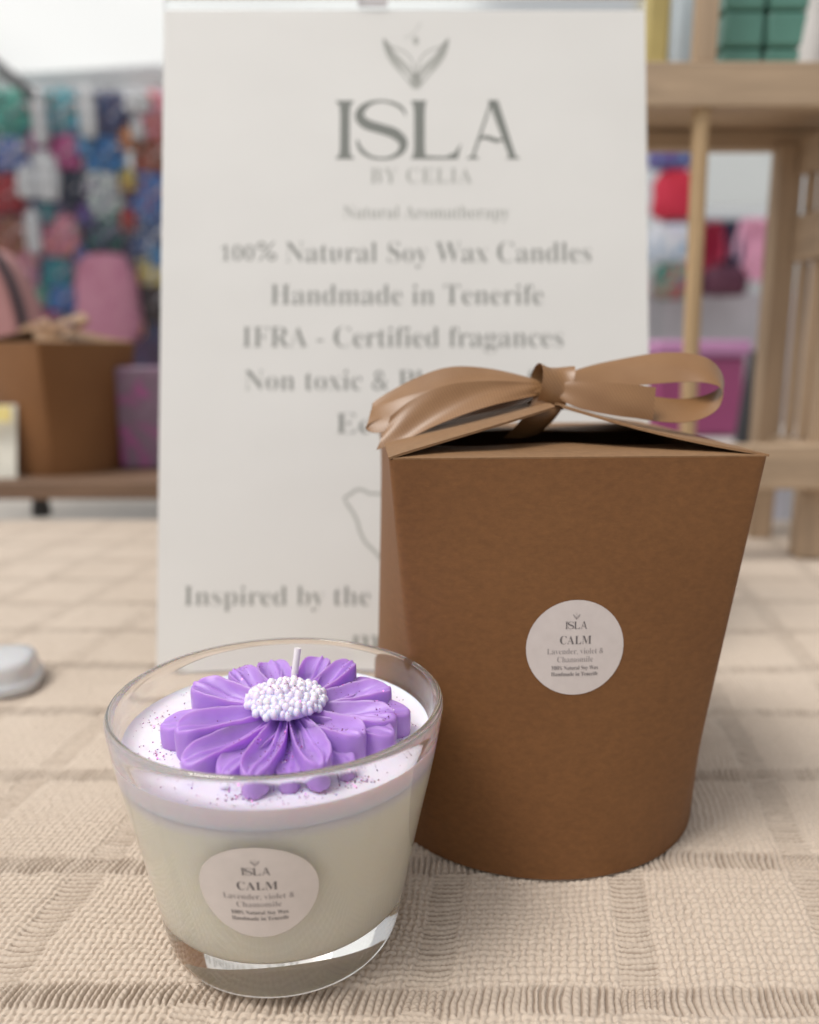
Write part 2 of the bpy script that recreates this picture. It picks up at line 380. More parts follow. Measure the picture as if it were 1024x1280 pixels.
FC = (.28, -.56)                                    # flower centre, seen from the jar's axis
flower = MB()
def petal(name, ang, L, w, ztip, zin, depth, fold, seed, base=WT-.03):
    """thick moulded petal: hollow top with pinched ridges, upright walls"""
    r = random.Random(seed); P = []; n = 17; m_ = 13; r0 = .35
    def wid(s): return w*(.16+.90*sin(pi*min(1, s*.5+.06)**.9)**1.0)*(1-.0*s)
    rows = []
    for i in range(n+1):
        s = i/n; x = r0+(L-r0)*s; row = []
        rs = 1.0 if s < .78 else sqrt(max(.0, 1-((s-.78)/.22)**2))*.48+.52
        ww = wid(s)*rs/2
        for j in range(m_+1):
            t = -1+2*j/m_
            z = zin+(ztip-zin)*s**.8
            z -= depth*(1-abs(t)**3.0)*sin(pi*min(1, .15+s*.80))*.9           # hollow
            z += .55*depth*math.exp(-((t-fold)/.16)**2)*(1-.65*s)             # pinched ridge down the middle
            z += .16*depth*math.exp(-((t-fold-.48)/.16)**2)*(1-s)
            z -= .10*max(0, s-.86)/.14*(1 if abs(t) < .8 else 1.1)-.02*r.uniform(-1, 1)
            xx = x+(.10*w*(1-t*t) if s > .75 else 0)*(s-.75)*4
            row.append((xx, t*ww+.05*sin(s*3+seed), z))
        rows.append(row)
    b = MB(); b.grid(rows)
    # walls down to the wax, drawn in a little and rounded at the top
    N = m_+1; loop = [i*N for i in range(n+1)]+[n*N+j for j in range(1, N)]+[i*N+N-1 for i in range(n-1, -1, -1)]+[j for j in range(N-2, 0, -1)]
    cx_ = (r0+L)/2; prev = loop; k0 = len(b.v)
    for dz, sc in ((.05, 1.035), (.16, 1.045), (.45, 1.035), (.8, 1.025), (None, 1.01)):
        cur = []
        for q in loop:
            x, y, z = b.v[q]; zz = base if dz is None else max(base+.02, z-dz)
            cur.append(len(b.v)); b.v.append((cx_+(x-cx_)*(1+(sc-1)*1.0), y*sc, zz))
        for a in range(len(loop)):
            c = (a+1) % len(loop); b.f.append((prev[a], prev[c], cur[c], cur[a]))
        prev = cur
    b.f.append(tuple(prev))
    ca, sa = cos(ang), sin(ang)
    b.v = [(FC[0]+x*ca-y*sa, FC[1]+x*sa+y*ca, z+(.125*(x*sa+y*ca) if z > WT+.3 else 0)) for x, y, z in b.v]
    return b.build(name, VIOLET, None, angle=180, sub=1)
flower_root = empty('wax_flower', (0, 0, 0)); flower_root.parent = candle
pts_petals = []
up = [(-97, 2.62, .86, 0), (-63, 2.50, .92, 1), (-128, 2.66, .98, 2), (-35, 2.62, .95, 3), (-155, 2.72, 1.05, 4), (-8, 2.80, 1.0, 5), (163, 2.72, .95, 6),
      (22, 2.70, .92, 7), (136, 2.66, .92, 8), (50, 2.6, .72, 9), (108, 2.62, 1.0, 10), (76, 2.62, .95, 11)]
for a, L, w, k in up:
    p_ = petal('petal', radians(a+random.uniform(-3,3)), L*(random.uniform(.90,.98)+(.05 if -140 < a < -40 else -.09)), w*random.uniform(.64,.76), 6.15+.12*sin(k*2.3), 5.96, .40, .25*sin(k*1.7), k); p_.parent = flower_root
lowp = [(-80, 2.45, .62, 20), (-113, 2.55, .60, 21), (-49, 2.52, .68, 22), (-142, 2.62, .80, 23), (-21, 2.78, .66, 24), (-174, 2.86, .78, 25), (7, 2.92, .70, 26), (150, 2.72, .62, 27), (37, 2.6, .6, 28), (122, 2.5, .6, 29), (92, 2.3, .6, 30), (64, 2.4, .6, 31)]
for a, L, w, k in lowp[::2]+lowp[5:6]+lowp[1:2]:
    p_ = petal('petal', radians(a), L*random.uniform(.88,.96), w*.92, 5.86+.10*sin(k*1.9), 5.78, .2, .1, k); p_.parent = flower_root
mb = MB(); mb.ell((FC[0], FC[1], 6.06), (.84, .84, .28), 24, 10); mb.lathe([(.001, 5.2), (.78, 5.2), (.76, 6.0), (.001, 6.05)], 24)
ca0 = len(mb.v)
n = 120
for k in range(n):
    ph = math.acos(1-k/n*.98); th = k*2.399963; rr = random.uniform(.075, .105)
    x = FC[0]+.87*sin(ph)*cos(th); y = FC[1]+.87*sin(ph)*sin(th); z = 6.08+.31*cos(ph)-.05
    mb.ell((x, y, z+random.uniform(-.02, .05)), (rr*random.uniform(.85,1.1), rr, rr*random.uniform(1.0,1.5)), 8, 6)
# move the lathe piece under the flower centre
for i in range(24*10-24+2-0, 0): pass
mb.build('flower_centre', BEADW, flower_root, angle=180)
mb = MB(); mb.tube([(.25, .70, 5.4), (.29, .73, 6.2), (.33, .76, 6.5), (.37, .80, 6.80)], [.085, .085, .08, .085], 10)
mb.build('wick', WICK, candle)
# glitter
mb = MB()
def flake(x, y, z, s, nrm=None):
    q = Matrix.Rotation(random.uniform(0, 6.28), 3, 'Z') @ Matrix.Rotation(random.uniform(-.6, .6), 3, 'X') @ Matrix.Rotation(random.uniform(-.6, .6), 3, 'Y')
    vs = [q @ Vector((s*cos(k*pi/3), s*sin(k*pi/3), 0)) + Vector((x, y, z)) for k in range(6)]
    mb.add(vs, [tuple(range(6))])
clus = [(1.9, -2.35, .28, 90), (.35, -3.05, .5, 90), (-.35, -2.95, .2, 40), (-2.5, -1.5, .5, 50), (-3.1, .4, .4, 40), (2.9, -1.0, .3, 30)]
for cx, cy, sd, nn in clus:
    for k in range(nn):
        x, y = random.gauss(cx, sd), random.gauss(cy, sd*.6)
        if math.hypot(x, y) < 3.35: flake(x, y, WT+.015, random.uniform(.012, .026))
for k in range(520):
    a = random.uniform(0, 2*pi); r = random.uniform(2.2, 3.38); flake(r*cos(a), r*sin(a), WT+.015, random.uniform(.010, .022))
bpy.context.view_layer.update(); dg = bpy.context.evaluated_depsgraph_get()
from mathutils.bvhtree import BVHTree
tv = []; tf = []
for ch in flower_root.children:
    ev = ch.evaluated_get(dg); mm = ev.to_mesh(); n0 = len(tv)
    tv += [tuple(v.co/S) for v in mm.vertices]; tf += [tuple(i+n0 for i in p.vertices) for p in mm.polygons]; ev.to_mesh_clear()
bvh = BVHTree.FromPolygons(tv, tf)
gcl = [(random.uniform(-2.3, 2.5), random.uniform(-2.2, 2.0), random.uniform(.1, .3)) for _ in range(16)]+[(.2,-1.3,.18),(.25,-1.6,.16),(.15,-1.0,.12)]
for k in range(900):
    if k < 700: c = gcl[k % len(gcl)]; x, y = random.gauss(c[0]+FC[0], c[2]), random.gauss(c[1]+FC[1], c[2])
    else: a = random.uniform(0, 6.28); r = random.uniform(0, 2.6); x, y = FC[0]+r*cos(a), FC[1]+r*sin(a)
    hit = bvh.ray_cast(Vector((x, y, 9)), Vector((0, 0, -1)))
    if hit[0] is not None and hit[0].z > 5.3: flake(x, y, hit[0].z+.008, random.uniform(.010, .020))
g = mb.build('glitter', GLIT, candle, smooth=False, ori=False); g['kind'] = 'stuff'; g['label'] = 'purple and pink glitter strewn over wax and petals'

# round label stuck on the glass
LZ, LR = 3.22, 1.22
def on_glass(off):
    def fn(x, y):
        z = LZ+y*.97; r = rout(z)+off; a = -pi/2+.01+x/rout(LZ); return (r*cos(a), r*sin(a), z)
    return fn
rows = [[on_glass(.018)(LR*rr/8*cos(2*pi*k/48), LR*rr/8*sin(2*pi*k/48)) for k in range(49)] for rr in range(9)]
mb = MB(); mb.grid(rows); glabel = mb.build('label', STICK2, candle, angle=180)
def sticker_art(parent, fn, s):
    """artwork in units where the sticker radius is 1.2"""
    K = lambda fl: ([(x*s, y*s) for x, y in fl[0]], fl[1])
    for fl, ik in ((isla(-.27, .27, .50, .19, -.012), INK_S), (fit_text('CALM', -.40, .40, .10, .22, -.010, 1.05), INK_S), (fit_text('100% Natural Soy Wax', -.60, .60, -.575, .10, -.006), INK_S), (fit_text('Handmade in Tenerife', -.60, .60, -.74, .10, -.006), INK_S),
                   (fit_text('Lavender, violet &', -.72, .72, -.16, .15, -.012), INK_SL), (fit_text('Chamomile', -.46, .46, -.375, .15, -.012), INK_SL)):
        lay('lettering', K(fl), fn, ik, parent)
    lay('emblem', K(emblem(0, .80, .17)), fn, INK_SL, parent)
sticker_art(glabel, on_glass(.026), 1.0)

# ------------------------------------------------------------------ kraft gift box
BW, BH, BR = 4.69, 11.25, 5.0
def top_pt(th):
    """point on the top square, th measured from -Y (front), anticlockwise seen from above"""
    q = (th+pi/4) % (2*pi); side = int(q//(pi/2)); f = (q-side*pi/2)/(pi/2)*2-1
    x, y = [(f, -1), (1, f), (-f, 1), (-1, -f)][side]
    e = (abs(x)**70+abs(y)**70)**(-1/70); x *= e; y *= e
    return Vector((x*BW, y*BW, BH))
def box_pt(th, k, off=0):
    t = top_pt(th); b = Vector((BR*sin(th), -BR*cos(th), 0)); p = b.lerp(t, k)
    dirn = Vector((sin(th), -cos(th), 0))
    return p+dirn*off
def build_gift_box(loc, rz, label, group, sticker=True):
    root = empty('gift_box', loc, rz, label, 'gift box', group)
    NT, NZ = 320, 36
    rows = [[box_pt(2*pi*k/NT, i/NZ) for k in range(NT+1)] for i in range(NZ+1)]
    b = MB(); NN = NT
    b.add([(v.x, v.y, v.z) for r in rows for v in r[:-1]], [(i*NN+j, i*NN+(j+1) % NN, (i+1)*NN+(j+1) % NN, (i+1)*NN+j) for i in range(NZ) for j in range(NN)])
    bot = [(BR*.995*sin(2*pi*k/NT), -BR*.995*cos(2*pi*k/NT), .12) for k in range(NT)]; b.add(bot, [tuple(range(NT))])
    bm_ = b.build('carton', KRAFT, root, angle=60, solid=.055, soff=-1)
    bmd = bm_
    H = BH+.01
    # front and back tuck flaps
    for sg in (-1, 1):
        rows = []
        for i in range(9):
            s = i/8; w = BW-.10-.5*s**2; y = sg*(BW-.02-2.7*s); z = H+.04*sin(min(1, s*4)*pi/2)-.04*s
            rows.append([(-w+2*w*j/16, y, z+.04*sin(j*.7+i*.3)*s) for j in range(17)])
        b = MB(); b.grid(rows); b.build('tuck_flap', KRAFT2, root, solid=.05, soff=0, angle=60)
    # left and right flaps rise to the middle like a tent
    for sg in (-1, 1):
        rows = []
        for i in range(15):
            s = i/14; x = sg*(BW+.0-(BW-.12)*s); hw = BW*(1-s)**.9*1.0+ (2.3)*(1-(1-s)**.9) ; z = H+.02+1.03*s**(.92 if sg < 0 else 1.0)-.10*sin(pi*s)*(1 if sg > 0 else .2)
            rows.append([(x+.0, -hw+2*hw*j/20, z+.03*sin(j*.8)*s+(.05*sin(pi*j/20)*s)) for j in range(21)])
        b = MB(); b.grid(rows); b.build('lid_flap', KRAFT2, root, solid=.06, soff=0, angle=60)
    # satin bow
    bow = empty('ribbon_bow', (0, 0, 0)); bow.parent = root
    KN = Vector((.03, -.75, 12.72))
    def ribbon(name, pts, n=48, cup=.035, thick=.014):
        ctr = [Vector(p[:3]) for p in pts]; wid = [Vector(p[3:6]) for p in pts]; C_, W_ = [], []
        def cr(a, b_, c, d, t): return .5*((2*b_)+(c-a)*t+(2*a-5*b_+4*c-d)*t*t+(3*b_-a-3*c+d)*t**3)
        m_ = len(pts)
        for i in range(n+1):
            u = i/n*(m_-1); k = min(int(u), m_-2); t = u-k
            g = lambda A, q: A[max(0, min(m_-1, q))]
            C_.append(cr(g(ctr, k-1), g(ctr, k), g(ctr, k+1), g(ctr, k+2), t)); W_.append(cr(g(wid, k-1), g(wid, k), g(wid, k+1), g(wid, k+2), t))
        rows = []
        for i in range(n+1):
            T = (C_[min(n, i+1)]-C_[max(0, i-1)]).normalized(); N = T.cross(W_[i]).normalized()
            rows.append([tuple(KN+C_[i]+W_[i]*q+N*(cup*(1-q*q)-cup*.30*cos(4*q+i*.07)*max(0, 1-i/n*1.6)-cup*.5*sin(q*3+i*.23))) for q in [-1+2*j/10 for j in range(11)]])
        b = MB(); b.grid(rows); return b.build(name, SATIN, bow, solid=thick, soff=0, angle=180)
    # right loop: upper band out, round the tip, lower band back
    ribbon('loop', [(.25,.15,.05, .0,.18,.16), (1.0,.28,.22, 0,.34,.30), (2.1,.42,.42, -.05,.42,.36), (3.7,.35,.62, -.08,.42,.42), (4.7,.12,.52, .12,.44,.36), (5.12,-.02,.10, .22,.50,.16),
                    (4.75,-.25,-.38, .1,.48,.22), (3.8,-.42,-.60, 0,.42,.30), (2.5,-.42,-.45, 0,.36,.34), (1.0,-.30,-.15, 0,.25,.26), (.2,-.15,0, 0,.15,.15)], 72)
    # right tail with a straight cut end
    ribbon('tail', [(.15,-.35,-.02, 0,.05,.18), (.7,-.62,-.12, .02,.12,.36), (1.7,-.80,-.24, .03,.14,.44), (2.82,-.85,-.37, .06,.10,.45)], 30)
    # left loop, its tip behind the front tail
    ribbon('loop', [(-.2,.15,.08, 0,.14,.14), (-.5,.2,.18, 0,.2,.16), (-1.55,.38,.30, 0,.36,.26), (-2.7,.45,.28, 0,.42,.32), (-3.7,.38,.0, .05,.42,.34), (-4.75,.15,-.48, .1,.40,.33), (-5.12,-.0,-.74, .10,.40,.30),
                    (-4.8,-.18,-.80, .05,.34,.36), (-3.9,-.25,-.50, .05,.28,.36), (-2.6,-.25,-.15, 0,.28,.3), (-1.2,-.25,.05, 0,.22,.22), (-.2,-.15,.05, 0,.15,.12)], 84, .03)
    ribbon('tail', [(-.2,-.25,.04, 0,.1,.14), (-.9,-.45,.02, 0,.2,.22), (-1.9,-.62,-.10, 0,.30,.34), (-3.1,-.72,-.38, .04,.30,.48), (-4.1,-.78,-.80, .10,.26,.52), (-4.75,-.80,-1.14, .20,.22,.44)], 40, .07)
    # left tail lying back over the flap
    ribbon('tail', [(-.1,.2,-.12, 0,.3,.05), (-1.1,.35,-.28, 0,.34,.20), (-2.4,.15,-.56, 0,.36,.22), (-3.9,.05,-1.02, .05,.52,.20), (-4.55,-.05,-1.15, .1,.5,.2)], 34)
    # strand running down through the lid holes
    ribbon('strand', [(.0,-.25,-.1, .42,0,0), (-.15,-.42,-.5, .50,0,.05), (-.45,-.35,-.95, .52,0,.06), (-.75,.0,-1.35, .5,0,.05)], 20)
    # knot
    pts = []
    for k in range(15):
        a = radians(-55+330*k/14); tw = .16*sin(a)
        pts.append((.06+.16*sin(a)+.05*cos(a), .0-.56*cos(a)*1.0, .0+.68*sin(a), .44+.04*sin(a), .06*sin(a*2), -.06+.08*cos(a)))
    ribbon('knot', pts, 60, .07)
    if sticker:
        SZ = 6.45
        def on_box(off, s=1.0):
            def fn(x, y):
                z = SZ+y; k = z/BH
                # find the angle whose local x matches
                th = 0.0
                for _ in range(6):
                    p = box_pt(th, k); d = (box_pt(th+.01, k).x-p.x)/.01; th += (x-p.x)/d
                return tuple(box_pt(th, k, off))
            return fn
        R_ = 1.25; f_ = on_box(.015)
        rows = [[f_(R_*rr/6*cos(2*pi*k/48), R_*rr/6*sin(2*pi*k/48)) for k in range(49)] for rr in range(7)]
        b = MB(); b.grid(rows); lb = b.build('label', STICK, root, angle=180)
        sticker_art(lb, on_box(.024), 1.0)
    return root
box1 = build_gift_box((3.89, 24.45, .03), radians(3.6), 'brown kraft gift box with satin bow and round white label, standing beside the glass candle', 'kraft gift boxes')

def copy_tree(o, parent=None, skip=()):
    c = o.copy(); COL.objects.link(c); c.parent = parent
    for ch in list(o.children):
        if ch.name.split('.')[0] not in skip: copy_tree(ch, c, skip)
    return c

# ------------------------------------------------------------------ poster in its clear stand
LEAN = radians(13.4); PB = Vector((-.22, 32.9, .12)); UPV = Vector((0, sin(LEAN), cos(LEAN))); NV = Vector((0, -cos(LEAN), sin(LEAN)))
def uv(px, py):
    a = -PITCH; d = Vector(((px-512)/F, cos(PITCH)+(-(py-640)/F)*sin(PITCH), -sin(PITCH)+(-(py-640)/F)*cos(PITCH)))
    o_ = Vector((0, 0, CAM_H)); t = (PB-o_).dot(NV)/d.dot(NV); p = o_+d*t-PB
    return p.x, p.dot(UPV)
sign = empty('sign_stand', PB, 0, 'white printed poster in a clear acrylic stand, leaning back behind candle and box', 'sign')
def on_sign(off):
    def fn(x, y): v = UPV*y+NV*off; return (x+v.x, v.y, v.z)
    return fn
u0, v0 = uv(207, 13); u1, v1 = uv(806, 11); ub = uv(198, 800)[0]; ur = uv(812, 430)[0]
HW = 10.58
f_ = on_sign(.0)
mb = MB(); mb.grid([[f_(-HW+2*HW*i/24, v0*j/30) for i in range(25)] for j in range(31)])
poster = mb.build('poster', PAPER, sign, solid=.03, soff=0, smooth=False)
for v_ in poster.data.vertices: pass
def T(s, x0, x1, yb, cap, w, sp=1.0):
    a, b = uv(x0, yb), uv(x1, yb); c = uv(x0, yb-cap)
    return fit_text(s, a[0], b[0], a[1], c[1]-a[1], w, sp)
fn = on_sign(.022)
a = uv(420, 199); b_ = uv(648, 199); c = uv(420, 126)
lay('lettering', isla(a[0], b_[0], a[1], c[1]-a[1], -.006), fn, INK_D, poster)
e0 = uv(480, 90); e1 = uv(560, 90)
lay('emblem', emblem(uv(520, 87)[0], uv(520, 87)[1], e1[0]-e0[0]), fn, INK_L, poster)
lay('lettering', T('BY CELIA', 463, 590, 229, 19, -.008, 1.15), fn, INK_L, poster); lay('lettering', T('Natural Aromatherapy', 429, 637, 273, 16, -.006), fn, INK_L, poster)
small = fit_text('100', uv(276, 326)[0], uv(318, 326)[0], uv(276, 326)[1], .68, -.012)
lay('lettering', merge(small, T('%', 321, 346, 326, 24, -.004), T('Natural Soy Wax Candles', 357, 739, 328, 26, -.012)), fn, INK, poster)
for ln in (('Handmade in Tenerife', 338, 679, 381, 26), ('IFRA - Certified fragances', 303, 704, 434, 26), ('Non toxic & Phthalate free', 306, 716, 488, 26), ('Eco', 420, 486, 542, 26), ('Inspired by the', 230, 463, 757, 25), ('mo', 440, 497, 811, 25)):
    lay('lettering', T(*ln, -.012), fn, INK, poster)
isl = [(486,616),(478,618),(470,617),(462,617),(453,612),(446,612),(430,623),(434,630),(441,640),(447,652),(450,664),(456,677),(465,686),(472,693),(478,703),(492,716),(510,718),(522,704),(536,698),(548,676),(556,652),(575,632),(592,622),(600,606),(588,598),(566,602),(548,612),(530,618),(510,617)]
lay('island_outline', stroke([uv(*p) for p in isl], .13, True), fn, INK_L, poster)
# acrylic: front and back sheets wider than the print and a foot
W2 = HW+.02; TOPV = v0+.62
def slab(b, x0, x1, y0, y1, o0, o1):
    p = [on_sign(o)(x, y) for o in (o0, o1) for y in (y0, y1) for x in (x0, x1)]
    b.add(p, [(0,1,3,2),(4,6,7,5),(0,4,5,1),(2,3,7,6),(0,2,6,4),(1,5,7,3)])
mb = MB(); slab(mb, -W2, W2, -.1, TOPV, -.28, -.05); mb.build('back_sheet', ACRYL, sign, smooth=False)
mb = MB(); slab(mb, -HW+.1, HW-.1, v0+.03, TOPV, -.045, .0)
mb.build('edge_strip', ACRYL, sign, smooth=False)
mb = MB(); mb.box((0, 3.6, .0), (2*W2, 7.2, .2)); mb.build('foot', ACRYL, sign, smooth=False, bevel=.05)
mb = MB(); slab(mb, -2.05, -.75, v0+.10, v0+.45, .10, .13); mb.build('tape', vary('grey_tape', (.45,.43,.44), .6, 80), sign, smooth=False)

# ------------------------------------------------------------------ small white dish at the left edge
p = at(4, 868, 32.5)
mb = MB(); prof = [(.001,.0),(1.75,.0),(1.9,.05),(1.98,.2),(1.96,.45),(1.86,.52),(1.80,.62),(1.72,1.15),(1.6,1.28),(1.3,1.36),(.001,1.38)]
n = 48; vs = []
for r, z in prof:
    for k in range(n):
        t = 2*pi*k/n; e = (abs(cos(t))**3.2+abs(sin(t))**3.2)**(-1/3.2); vs.append((r*e*cos(t), r*e*sin(t)*.9, z))
fs = [(i*n+k, i*n+(k+1) % n, (i+1)*n+(k+1) % n, (i+1)*n+k) for i in range(len(prof)-1) for k in range(n)]+[tuple(range(n))[::-1], tuple(range((len(prof)-1)*n, len(prof)*n))]
mb.add(vs, fs)
dish = mb.build('dish', Mat('frosted_plastic', (.80,.80,.82), .22, Transmission_Weight=.35, Roughness=.3).m if False else Mat('white_ceramic', (.80,.80,.83), .25, Transmission_Weight=.35, Subsurface_Weight=.2).m, None, sub=1, angle=180)
dish.location = Vector((-17.5, 32.3, .0))*S; dish.rotation_euler = (0, 0, .25)
tag(dish, 'small white lidded square dish with rounded corners at the left edge of the cloth', 'dish')

# ------------------------------------------------------------------ left: riser with a second box
riser = empty('display_riser', (-32, 70, 0), 0, 'low dark wooden riser on black feet behind the poster, carrying a kraft box', 'riser')
ZT = at(60, 599, 68)[2]; ZB = at(60, 626, 66)[2]
mb = MB(); mb.box((0, 3.5, (ZT+ZB)/2), (44, 14, ZT-ZB)); mb.build('board', DARKW, riser, bevel=.1)
BLK = Mat('black_rubber', (.02,.02,.022), .5).m
for x in (at(38, 640, 66)[0]+32, -18, 18):
    for y in (-2, 8):
        mb = MB(); mb.lathe([(.001,-.02),(.75,-.02),(.8,.3),(.62,ZB),(.001,ZB)], 20); q = mb.build('foot', BLK, riser); q.location = (x*S, y*S, 0)
box2 = copy_tree(box1, None, ('label',)); box2.location = Vector((at(72, 600, 72)[0], 74.5, ZT+.02))*S; box2.rotation_euler = (0, 0, radians(-36))
box2['label'] = 'blurred kraft gift box with bow standing on the dark riser at the left'
# a white card and a rose-violet bottle beside it
cd = MB(); cd.box((0,0,0), (4.2, .15, 6.2), Matrix.Rotation(-.2, 3, 'X')); c_ = cd.build('price_card', vary('card_white', (.72,.70,.62), .6, 60), None, smooth=False)
q = at(-8, 572, 69.2); c_.location = Vector((q.x, 69.2, ZT+3.06))*S
tag(c_, 'pale card leaning at the left edge of the photo beside the blurred box', 'card')
cs = MB(); cs.box((0,0,0), (4.2, .16, 1.3), Matrix.Rotation(-.2, 3, 'X')); c2 = cs.build('stripe', vary('card_yellow', (.70,.58,.22), .6, 60), c_, smooth=False); c2.location = (0, -.006, .0235)
# ------------------------------------------------------------------ second sign/bag right of the blurred box
def soft_box(name, c, d, mat, parent=None, r=.5, sub=0, rz=0):
    b = MB(); b.box((0, 0, d[2]/2), d); o_ = b.build(name, mat, parent, bevel=r); o_.modifiers['bevel'].segments = 4
    o_.location = Vector(c)*S; o_.rotation_euler = (0, 0, rz); return o_
def prints(name, cols, scale=14, rough=.6):
    m = Mat(name, cols[0], rough); v = m.coord(); f = m.noise(v, scale, 2, .5, 1.0)
    st = [(.3+.4*i/max(1, len(cols)-1), c) for i, c in enumerate(cols)]
    r_ = m.ramp(f, st); m.col(r_); return m.m
q = at(184, 600, 74)
o = soft_box('gift_bag', (q.x, 75, ZT), (4.4, 3.2, 9.2), prints('bag_violet', [(.30,.05,.20), (.14,.09,.13), (.20,.12,.18)], 40), r=.4)
tag(o, 'violet and pink patterned gift bag on the riser between blurred box and poster', 'gift bag')

# ------------------------------------------------------------------ right: pine display shelf
shelf = empty('display_shelf', (23, 52, 0), 0, 'pale pine display shelf with dowels and slatted side at the right edge', 'shelf')
def beam(name, a, b, mat, loc0=(23, 52, 0), bev=.12):
    lo = [min(a[i], b[i]) for i in range(3)]; hi = [max(a[i], b[i]) for i in range(3)]
    m_ = MB(); m_.box([(lo[i]+hi[i])/2-loc0[i] for i in range(3)], [hi[i]-lo[i] for i in range(3)]); return m_.build(name, mat, shelf, bevel=bev)
YF = 52
zt1 = at(900, 76, YF)[2]; zt0 = at(900, 133, YF)[2]; zb1 = at(960, 557, YF)[2]; zb0 = at(960, 612, YF)[2]
XL, XR = 11.5, 37; YB = 62
beam('rail', (XL, YF, zt0), (XR, YF+1.4, zt1), PINE_X)
beam('rail', (XL, YF, zb0), (XR, YF+1.4, zb1), PINE_X)
for i in range(2): beam('shelf_slat', (XL, YF+1.6+4.0*i, zt0+.9), (XR, YF+5.3+4.0*i, zt0+1.9), PINE_X)
beam('rail', (XL, YB-1.4, zt0-.4), (XR, YB, zt0+.8), PINE_X)
beam('rail', (XL, YB-1.2, zb0), (XR, YB, zb0+1.6), PINE_X)
# dowel
q0, q1 = at(859, 556, YF+.8), at(877, 134, YF+.8)
mb = MB(); mb.tube([(q0.x-23, .8, zb1-.2), (q1.x-23, .8, zt0+.2)], .50, 14); mb.build('dowel', DOWEL, shelf)
q = at(881, 40, YF+.8); beam('upright', (q.x-.62, YF+.2, zt1), (q.x+.62, YF+1.3, zt1+22), PINE_Z)
# side frame: rear post, front post, cross rails and slats between them
q = at(962, 556, 60); xr = q.x
beam('upright', (xr-1.1, 59.6, 0), (xr+.6, 61.2, zt0-.3), PINE_Z)
beam('upright', (xr+.2, 53.6, zb0+.6), (xr+2.0, 55.0, zt0), PINE_Z)
zs = at(1000, 295, 57)[2]
beam('side_rail', (xr+.1, 55.1, zs-1.5), (xr+1.1, 59.5, zs+1.6), PINE_Y)
beam('side_rail', (xr+.1, 55.1, zt0-2.4), (xr+1.3, 59.5, zt0-.1), PINE_Y)
beam('side_rail', (xr-.3, 53.6, zb0+.4), (xr+1.3, 59.5, zb1-.1), PINE_Y)
beam('side_slat', (xr+.35, 58.0, zb1), (xr+.9, 58.9, zs-1.6), PINE_Z)
beam('side_slat', (xr+.35, 56.0, zb1), (xr+.9, 56.9, zs-1.6), PINE_Z)
beam('side_slat', (xr+.35, 58.0, zs+1.7), (xr+.9, 58.9, zt0-2.5), PINE_Z)
beam('side_slat', (xr+.35, 56.0, zs+1.7), (xr+.9, 56.9, zt0-2.5), PINE_Z)
beam('leg', (at(1012, 640, YF+2)[0]-.75, YF+1.5, -.02), (at(1012, 640, YF+2)[0]+1.0, YF+3, zb0), PINE_Z)
beam('leg', (XL+.1, YF+.1, -.02), (XL+1.4, YF+1.4, zb0), PINE_Z)
beam('upright', (XR-1.6, YF+1.5, 0), (XR, YF+3, zt0), PINE_Z)
# goods on the top shelf
GRN = vary('green_soap', (.10,.25,.20), .35, 30, .1)
zs0 = zt0+1.9
for r_ in range(3):
    for c_ in range(2):
        q = at(921+53*c_, 50, YF+3.6); z = zt1-.1+2.15*r_+(.02)
        b = MB(); b.box((0, 0, 1.02), (2.42, 2.4, 2.0)); o = b.build('wax_melt_block', GRN, None, bevel=.25); o.modifiers['bevel'].segments = 3
        o.location = Vector((q.x, YF+3.6, zs0+2.08*r_))*S
        tag(o, ['lower', 'middle', 'upper'][r_]+' '+['left', 'right'][c_]+' green wax block stacked on the top pine shelf', 'wax block', 'green wax blocks on the shelf')
CLR = Mat('clear_bag_film', (.80,.86,.90), .15, Transmission_Weight=.6, IOR=1.2).m
b = MB(); 
rows = [[(1.6*(1-.12*j/8)*cos(2*pi*k/32)*(1+.08*sin(5*2*pi*k/32+j)), 1.1*sin(2*pi*k/32)*(1+.08*sin(7*2*pi*k/32)), j*.75) for k in range(33)] for j in range(9)]
b.grid(rows); o = b.build('cellophane_bag', CLR, None, angle=180, solid=.02); q = at(845, 40, YF+4); o.location = Vector((q.x, YF+4, zs0))*S
tag(o, 'clear crinkled cellophane bag on the top pine shelf next to green blocks', 'bag')
o = soft_box('wax_bar', (at(817, 40, YF+4)[0], YF+4, zs0), (1.5, 2.2, 6), vary('ochre_wax', (.52,.42,.16), .5, 30), r=.3)
tag(o, 'ochre yellow wax bar on the top pine shelf beside the poster edge', 'wax bar')
b = MB(); b.tube([(0,0,0),(.25,0,3.2),(.3,0,6.5)], [1.0,.9,.35], 16); o = b.build('glass_bottle', Mat('bottle_glaze', (.62,.60,.58), .1).m, None); q = at(1008, 40, YF+3); o.location = Vector((q.x, YF+3, zs0))*S
tag(o, 'pale shiny bottle at the right end of the top pine shelf', 'bottle')

